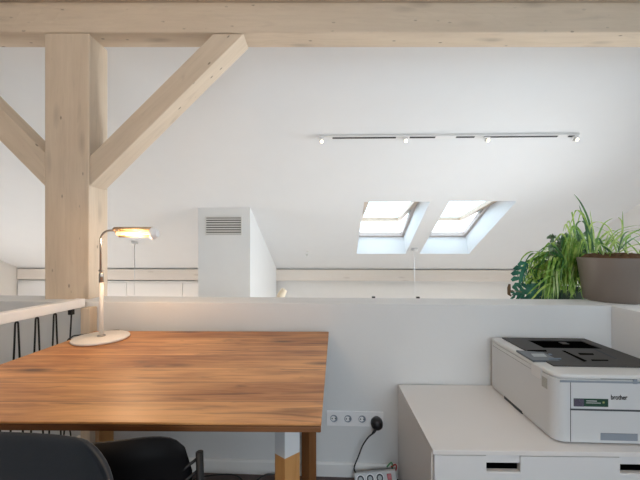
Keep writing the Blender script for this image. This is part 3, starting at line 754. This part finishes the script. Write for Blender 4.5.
# two black clips on the rear edge of the ledge
for px, lab in ((373.3, 'tiny black clip on the back edge of the ledge, under left roof window'), (417, 'tiny black clip on the back edge of the ledge, at the pendant cord')):
    p = hit(px, 297.8, (0, 0, ZP), (0, 0, 1)); bm = bmesh.new(); box(bm, -.009, .009, -.006, .006, 0, .009); box(bm, -.009, .009, .006, .010, -.01, .009)
    tag(obj('ledge_clip', bm, M['black'], loc=(p.x, UB-.0055, ZP+.0003)), lab, 'clip', 'black clips on the ledge')

# ================================================================= PLANTS
def blade(bm, pts, w, side=None, fold=.25):
    pts = smoothpath(pts, 5); n = len(pts); rows = []
    for i, p in enumerate(pts):
        t = (pts[min(i+1, n-1)]-pts[max(i-1, 0)]).normalized()
        s = side if side is not None else Vector((CT, ST, 0))
        s = (s-t*s.dot(t))
        if s.length < .2: s = Vector((0, .4, 1)).cross(t)
        s.normalize(); up = t.cross(s).normalized()
        f = i/(n-1); ww = w/2*(min(1, .45+f*3))*(1-f**2.2)**.8 if i < n-1 else .0003
        rows.append((bm.verts.new(p-s*ww+up*ww*fold), bm.verts.new(p), bm.verts.new(p+s*ww+up*ww*fold)))
    mi = R_.choice((0, 0, 1, 1, 2, 3))
    for a, b in zip(rows, rows[1:]):
        for f_ in (bm.faces.new((a[0], a[1], b[1], b[0])), bm.faces.new((a[1], a[2], b[2], b[1]))): f_.material_index = mi
R_ = random.Random(3)
def arc(base, ang, length, lift, droop, wob=.02, n=5):
    """leaf path: leaves base at elevation 'lift', bends over by gravity"""
    d = Vector((math.cos(ang), math.sin(ang), 0)); p = Vector(base); out = [p.copy()]; e = lift
    for k in range(n):
        p = p + (d*math.cos(e)+Vector((0, 0, math.sin(e))))*(length/n); e -= droop/n*(1+k*.35)
        out.append(p.copy()+Vector((R_.uniform(-wob, wob), R_.uniform(-wob, wob), 0))*(k/n))
    return out
# --- taupe pot on the corner of the parapet
pc = W(1.608, 1.752, ZP+.0003)
root = thing('potted_grass_plant', 'taupe round pot of arching grassy leaves on the parapet corner', 'potted plant', pc)
bm = bmesh.new(); lathe(bm, [(0, 0), (.126, 0), (.131, .004), (.160, .226), (.161, .232), (.155, .234), (.150, .220), (0, .218)], 56)
obj('pot', bm, M['pot'], root, True)
bm = bmesh.new(); lathe(bm, [(0, .205), (.149, .205), (.150, .226), (.12, .238), (.07, .244), (0, .246)], 40)
for v in bm.verts:
    if v.co.z > .23: v.co.z += R_.uniform(-.004, .018)
obj('soil', bm, M['soil'], root, True)
bm = bmesh.new()
def g(px, py, Y): return at(px, py, Y)-pc
Yc = 1.73
manual = [
 [(592, 253, 1.72), (592, 235, 1.72), (588, 218, 1.7), (581, 203, 1.68), (574, 194, 1.67)],
 [(591, 253, 1.70), (590, 236, 1.68), (586, 220, 1.66), (577, 210, 1.64), (572, 220, 1.62), (566, 236, 1.61)],
 [(593, 253, 1.73), (594, 236, 1.74), (592, 224, 1.75), (590, 210, 1.76)],
 [(594, 253, 1.70), (592, 240, 1.68), (584, 222, 1.66), (576, 225, 1.64), (579, 238, 1.63), (582, 248, 1.62)],
 [(592, 253, 1.74), (590, 232, 1.76), (582, 212, 1.78), (577, 225, 1.80), (571, 245, 1.81)],
 [(595, 253, 1.72), (598, 238, 1.72), (604, 224, 1.71), (613, 218, 1.70)],
 [(590, 253, 1.70), (590, 228, 1.68), (597, 222, 1.66), (607, 226, 1.64), (613, 236, 1.62), (615, 246, 1.61)],
 [(618, 252, 1.70), (622, 240, 1.70), (623, 226, 1.69), (622.5, 211, 1.69)],
 [(618, 252, 1.70), (622, 236, 1.68), (622, 222, 1.67), (618, 217, 1.66)],
 [(618, 252, 1.72), (624, 240, 1.72), (634, 232, 1.72), (650, 227, 1.72)],
 [(618, 252, 1.68), (624, 235, 1.66), (632, 231, 1.64), (644, 232, 1.62)],
 [(618, 252, 1.68), (627, 243, 1.66), (640, 236, 1.64), (655, 238, 1.62)],
 [(620, 252, 1.66), (632, 246, 1.64), (648, 243, 1.62)],
 [(612, 253, 1.70), (604, 246, 1.68), (599, 238, 1.66), (601, 243, 1.64)],
 [(596, 253, 1.66), (600, 245, 1.64), (607, 247, 1.62), (615, 252, 1.61)],
 [(625, 253, 1.66), (636, 250, 1.62), (650, 252, 1.6)],
 [(588, 253, 1.66), (583, 236, 1.64), (574, 226, 1.62), (568, 238, 1.60), (562, 252, 1.6)],
 [(590, 253, 1.72), (586, 226, 1.72), (583, 216, 1.72), (579, 205, 1.71)]]
for m_ in manual:
    mp = [g(*q) for q in m_]; blade(bm, mp, R_.uniform(.009, .013))
for k in range(26):
    b0 = Vector((R_.uniform(-.10, -.05), R_.uniform(-.06, .05), .236)) if k < 17 else Vector((R_.uniform(.02, .12), R_.uniform(-.08, .05), .236))
    blade(bm, arc(b0, R_.uniform(0, 2*PI), R_.uniform(.14, .30), R_.uniform(1.05, 1.45), R_.uniform(.8, 2.0)), R_.uniform(.007, .012))
for k in range(10):
    b0 = Vector((R_.uniform(-.02, .14), -.06+R_.uniform(-.03, .05), .24))
    blade(bm, arc(b0, R_.uniform(0, 2*PI), R_.uniform(.04, .10), R_.uniform(.2, .9), R_.uniform(.5, 1.5)), .008)
obj('leaves', bm, GREENS, root)
# --- shelf behind the parapet
vs0, vs1 = .82, 2.0
root = thing('bracket_shelf', 'white shelf fixed behind the parapet below the plants', 'shelf', ((vs0+vs1)/2, UB+.001, .70))
bx('board', M['trim'], root, -(vs1-vs0)/2, (vs1-vs0)/2, 0, .30, 0, .02)
for s in (-.45, .1):
    bm = bmesh.new(); prism(bm, [(0, 0), (0, -.16), (.02, -.16), (.22, -.02), (.22, 0)], s, s+.02, 'X'); obj('bracket', bm, M['trim'], root)
SZ = .7202
# --- spider plant trailing over the ledge
sc_ = W(1.565, 2.02, SZ)
root = thing('spider_plant', 'bushy trailing spider plant left of the taupe pot, behind the ledge', 'potted plant', sc_)
bm = bmesh.new(); lathe(bm, [(0, 0), (.085, 0), (.105, .19), (.11, .20), (.10, .20), (.095, .18), (0, .18)], 36); obj('pot', bm, M['pot2'], root, True)
bmA = bmY = bmesh.new()
def gs(px, py, Y): return at(px, py, Y)-sc_
crown = [Vector((R_.uniform(-.07, .05), R_.uniform(-.06, .05), .22+R_.uniform(0, .12))) for k in range(14)]
for k in range(230):
    b0 = R_.choice(crown); a = R_.uniform(PI*.55, PI*1.75)
    path = arc(b0, a, R_.uniform(.22, .40), R_.uniform(.5, 1.35), R_.uniform(2.2, 3.4), .03)
    for q in path:                                  # keep the leaves above the ledge and behind the pot
        if q.y+sc_.y < UB+.0: q.z = max(q.z, ZP-sc_.z+.01)
        if q.x+sc_.x > VR+.0 and q.y+sc_.y < 1.94: q.y = 1.94-sc_.y+R_.uniform(0, .02)
    (blade)(bmA if k % 4 else bmY, path, R_.uniform(.012, .020))
for k in range(100):                                   # hanging strands under the crown
    x = R_.uniform(548, 582); y0 = R_.uniform(238, 262)
    if x < 562: y0 = R_.uniform(258, 272)
    Y = R_.uniform(1.87, 1.95)+.0
    dx = R_.uniform(-9, 2)
    pts = [gs(x+6, y0+6, Y+.06), gs(x+2, y0-2, Y+.02), gs(x-1, y0+5, Y), gs(x+dx*.5, y0+18, Y), gs(x+dx, min(y0+38, 300), Y)]
    blade(bmA if k % 3 else bmY, pts, R_.uniform(.012, .019))
for pts in ([(566, 262, 1.9), (556, 248, 1.88), (546, 247, 1.86), (538, 252, 1.86)], [(566, 262, 1.9), (553, 244, 1.88), (546, 246, 1.86), (540, 256, 1.84)],
            [(562, 258, 1.9), (550, 252, 1.88), (545, 256, 1.86), (541, 264, 1.85)], [(566, 276, 1.9), (556, 270, 1.86), (545, 272, 1.84), (536, 276, 1.84)],
            [(572, 250, 1.9), (570, 234, 1.88), (566, 224, 1.87), (563, 232, 1.86)], [(576, 256, 1.92), (575, 230, 1.92), (572, 212, 1.92), (574, 226, 1.9)],
            [(560, 280, 1.9), (550, 276, 1.86), (540, 283, 1.84), (532, 290, 1.83), (526, 296, 1.83)], [(560, 284, 1.9), (550, 284, 1.85), (540, 290, 1.82), (533, 298, 1.8), (528, 302, 1.75)],
            [(570, 246, 1.9), (563, 234, 1.9), (557, 238, 1.9), (552, 246, 1.9)], [(574, 240, 1.9), (571, 226, 1.9), (568, 221, 1.9), (565, 232, 1.9)]):
    blade(bmA, [gs(*q) for q in pts], .013)
obj('leaves', bmA, GREENS, root)
# --- small-leaved ivy between them
iv = W(1.50, 2.08, SZ)
root = thing('ivy_plant', 'grey green small-leaved trailing plant behind the spider plant', 'potted plant', iv)
bm = bmesh.new(); lathe(bm, [(0, 0), (.04, 0), (.05, .11), (.045, .11), (.04, .10), (0, .10)], 24); obj('pot', bm, M['pot'], root, True)
bm = bmesh.new(); bs = bmesh.new()
def leaflet(bm, p, s, rx, rz):
    out = [(0, -.5), (.35, -.55), (.5, -.2), (.42, .15), (0, .6), (-.42, .15), (-.5, -.2), (-.35, -.55)]
    T = Matrix.Translation(p) @ Matrix.Rotation(rz, 4, 'Z') @ Matrix.Rotation(rx, 4, 'X')
    c = bm.verts.new(T @ Vector((0, 0, -.08*s))); vs = [bm.verts.new(T @ Vector((a*s, b*s, 0))) for a, b in out]
    for i in range(8): bm.faces.new((c, vs[i], vs[(i+1) % 8]))
for k in range(34):
    x = R_.uniform(549, 589); yt = R_.uniform(228, 250) + max(0, (560-x))*.8
    Y = R_.uniform(1.97, 2.04)
    pts = [Vector((0, 0, .10)), at((x+572)/2, yt+20, Y+.03)-iv, at(x, yt, Y)-iv, at(x-2, yt+R_.uniform(12, 30), Y-.03)-iv]
    pth = smoothpath(pts, 5); tube(bs, pth, .0012, 5)
    for q in pth[4:]:
        for j in range(2):
            leaflet(bm, q+Vector((R_.uniform(-.012, .012), R_.uniform(-.01, .01), R_.uniform(-.01, .01))), R_.uniform(.018, .030), PI/2+R_.uniform(-.7, .7), R_.uniform(-.8, .8))
obj('stems', bs, M['stem'], root); obj('leaves', bm, M['leafV'], root)
# --- monstera
mo = W(1.36, 2.02, SZ)
root = thing('monstera_plant', 'dark split-leaf monstera peeping over the ledge, leftmost of the plants', 'potted plant', mo)
bm = bmesh.new(); lathe(bm, [(0, 0), (.06, 0), (.075, .115), (.07, .115), (.065, .10), (0, .10)], 30); obj('pot', bm, M['pot2'], root, True)
def monstera(c, size, ang, tilt, yaw, nf=5):
    """heart-shaped blade with finger slits on both sides, tip along -Z of its frame"""
    T = Matrix.Translation(c) @ Matrix.Rotation(yaw, 4, 'Z') @ Matrix.Rotation(ang, 4, 'Y') @ Matrix.Rotation(tilt, 4, 'X')
    bm = bmesh.new(); s = size
    def P(x, z): return T @ Vector((x*s, .18*s*abs(x)*2-.05*s, z*s))
    mid = [bm.verts.new(P(0, .42-1.1*k/10)) for k in range(11)]
    for k in range(10): pass
    for sg in (-1, 1):
        # continuous inner band
        inn = []
        for k in range(11):
            f = k/10; w = .14*math.sin(PI*min(1, f*.9+.1))
            inn.append(bm.verts.new(P(sg*w, .46-1.12*f)))
        for k in range(10): bm.faces.new((mid[k], inn[k], inn[k+1], mid[k+1]))
        for j in range(nf):
            f0 = j/nf; f1 = (j+.72)/nf; k0 = int(round(f0*10)); k1 = max(k0+1, int(round(f1*10)))
            wo = .50*math.sin(PI*min(1, (f0+f1)/2*.72+.2))
            zc0 = .46-1.12*k0/10; zc1 = .46-1.12*k1/10; drop = .16
            a = bm.verts.new(P(sg*wo*.8, zc0-drop*.5+.04)); b = bm.verts.new(P(sg*wo, (zc0+zc1)/2-drop)); c_ = bm.verts.new(P(sg*wo*.75, zc1-drop))
            bm.faces.new((inn[k0], a, b, c_, inn[k1]))
    return bm
def Pm(px, py, Y): return at(px, py, Y)-mo
ls = [((522.5, 273, 1.93), .150, math.radians(20), .1, .5), ((524, 292, 1.95), .12, math.radians(75), .3, .2), ((537, 294, 1.97), .15, math.radians(60), .2, -.2), ((549, 288, 1.96), .17, math.radians(30), .2, .2), ((545, 297, 1.99), .16, math.radians(-20), .3, .0)]
stem = bmesh.new()
for (c, s, a, ti, ya) in ls:
    obj('leaf', monstera(Pm(*c), s, a, ti, ya), M['leafD'], root)
for pts in ([(529, 267, 1.94), (538, 269, 1.96), (548, 272, 1.98), (552, 285, 2.0)], [(528, 290, 1.95), (538, 288, 1.97), (545, 292, 2.0)], [(514, 291, 1.93), (522, 292, 1.95), (532, 294, 1.98)], [(549, 284, 1.97), (549, 290, 2.0)]):
    tube(stem, [Pm(*q) for q in pts]+[Vector((0, 0, .11))], .0025, 8)
obj('stem', stem, M['stem'], root, True)
bm = bmesh.new(); tube(bm, [Pm(509.5, 284, 1.93), Pm(509, 288, 1.93), Pm(509, 294, 1.93), Pm(511, 296, 1.94)], .008, 10, [.006, .010, .009, .004]); tube(bm, [Pm(509, 291, 1.93), Pm(516, 291, 1.94)], .003, 8); o = obj('root_tip', bm, M['tip'], root, True); o['label'] = 'brown dried tip'

# ================================================================= LIGHT
def area(name, loc, size, energy, col, rot=(0, 0, 0), sy=None):
    l = bpy.data.lights.new(name, 'AREA'); l.energy = energy; l.color = col; l.size = size
    if sy: l.shape = 'RECTANGLE'; l.size_y = sy
    o = bpy.data.objects.new(name, l); C.objects.link(o); o.location = loc; o.rotation_euler = rot; return o
def point(name, loc, energy, col, r=.03):
    l = bpy.data.lights.new(name, 'POINT'); l.energy = energy; l.color = col; l.shadow_soft_size = r
    o = bpy.data.objects.new(name, l); C.objects.link(o); o.location = loc; return o
WARM = (1, .62, .33)
point('desk_lamp_light', W(LX+.15, LY-.035, .7502+.44), 4.0, WARM, .02)
point('pendant_light', (pd1.x, pd1.y, pd1.z-1.60), 30, (1, .74, .5), .1)
point('pendant_light', (pd2.x, pd2.y, pd2.z-1.60), 55, (1, .70, .45), .1)
# added fill areas low on the closed gable walls, no windows modelled there
area('gable_fill_light', (GL+.02, 3.6, LOW+1.6), 2.6, 105, (.95, .98, 1), (0, -PI/2-.35, 0), 1.8)
area('gable_fill_light', (GR-.02, 3.6, LOW+1.6), 2.6, 82, (.95, .98, 1), (0, PI/2+.35, 0), 1.8)
area('gable_fill_light', (GR-.02, 2.5, .85), 1.2, 40, (.93, .97, 1), (0, PI/2, 0), 1.5).data.spread = math.radians(95)  # added unseen fill from the right, brightens the post's side
point('warm_fill_light', (-1.1, -.7, 2.5), 32, (1, .70, .44), .25)  # added warm fill behind the camera for beams and table, no fitting
# sky portals in the openings
def portal(loc, sx, sy, rot):
    o = area('sky_portal', loc, sx, 1, (1, 1, 1), rot, sy); o.data.cycles.is_portal = True
for (v0, v1, ut, ub) in sky:
    c = Vector(((v0+v1)/2, (u_top+u_bot)/2, roofz((u_top+u_bot)/2)))+nrm*.5
    portal(c, (v1-v0)+.6, 2.1, (-math.atan(SL), 0, 0))
portal(((RW_[0]+RW_[1])/2, -2.45, (RW_[2]+RW_[3])/2), RW_[1]-RW_[0], RW_[3]-RW_[2], (PI/2, 0, 0))

w = bpy.data.worlds.new('overcast sky'); bpy.context.scene.world = w; w.use_nodes = True
nt = w.node_tree; bg = nt.nodes['Background']
tc = N(nt, 'ShaderNodeTexCoord'); nz = N(nt, 'ShaderNodeTexNoise', Scale=2.2, Detail=5.0); nt.links.new(tc.outputs['Generated'], nz.inputs['Vector'])
r = ramp(nt, [(.40, (.68, .85, 1.0)), (.62, (.90, .96, 1.0))]); nt.links.new(nz.outputs['Fac'], r.inputs[0]); nt.links.new(r.outputs[0], bg.inputs[0])
bg.inputs[1].default_value = 4.3

# ================================================================= CAMERA
cd = bpy.data.cameras.new('camera'); cam = bpy.data.objects.new('camera', cd); C.objects.link(cam)
cam.location = (0, 0, EYE); cam.rotation_euler = (PI/2, 0, TH)
cd.sensor_width = 36; cd.lens = 18; cd.shift_y = 8/640; cd.clip_start = .02
s = bpy.context.scene; s.camera = cam
s.view_settings.view_transform = 'Standard'; s.view_settings.look = 'None'; s.view_settings.gamma = 1; s.view_settings.use_curve_mapping = False
s.view_settings.exposure = 0.0
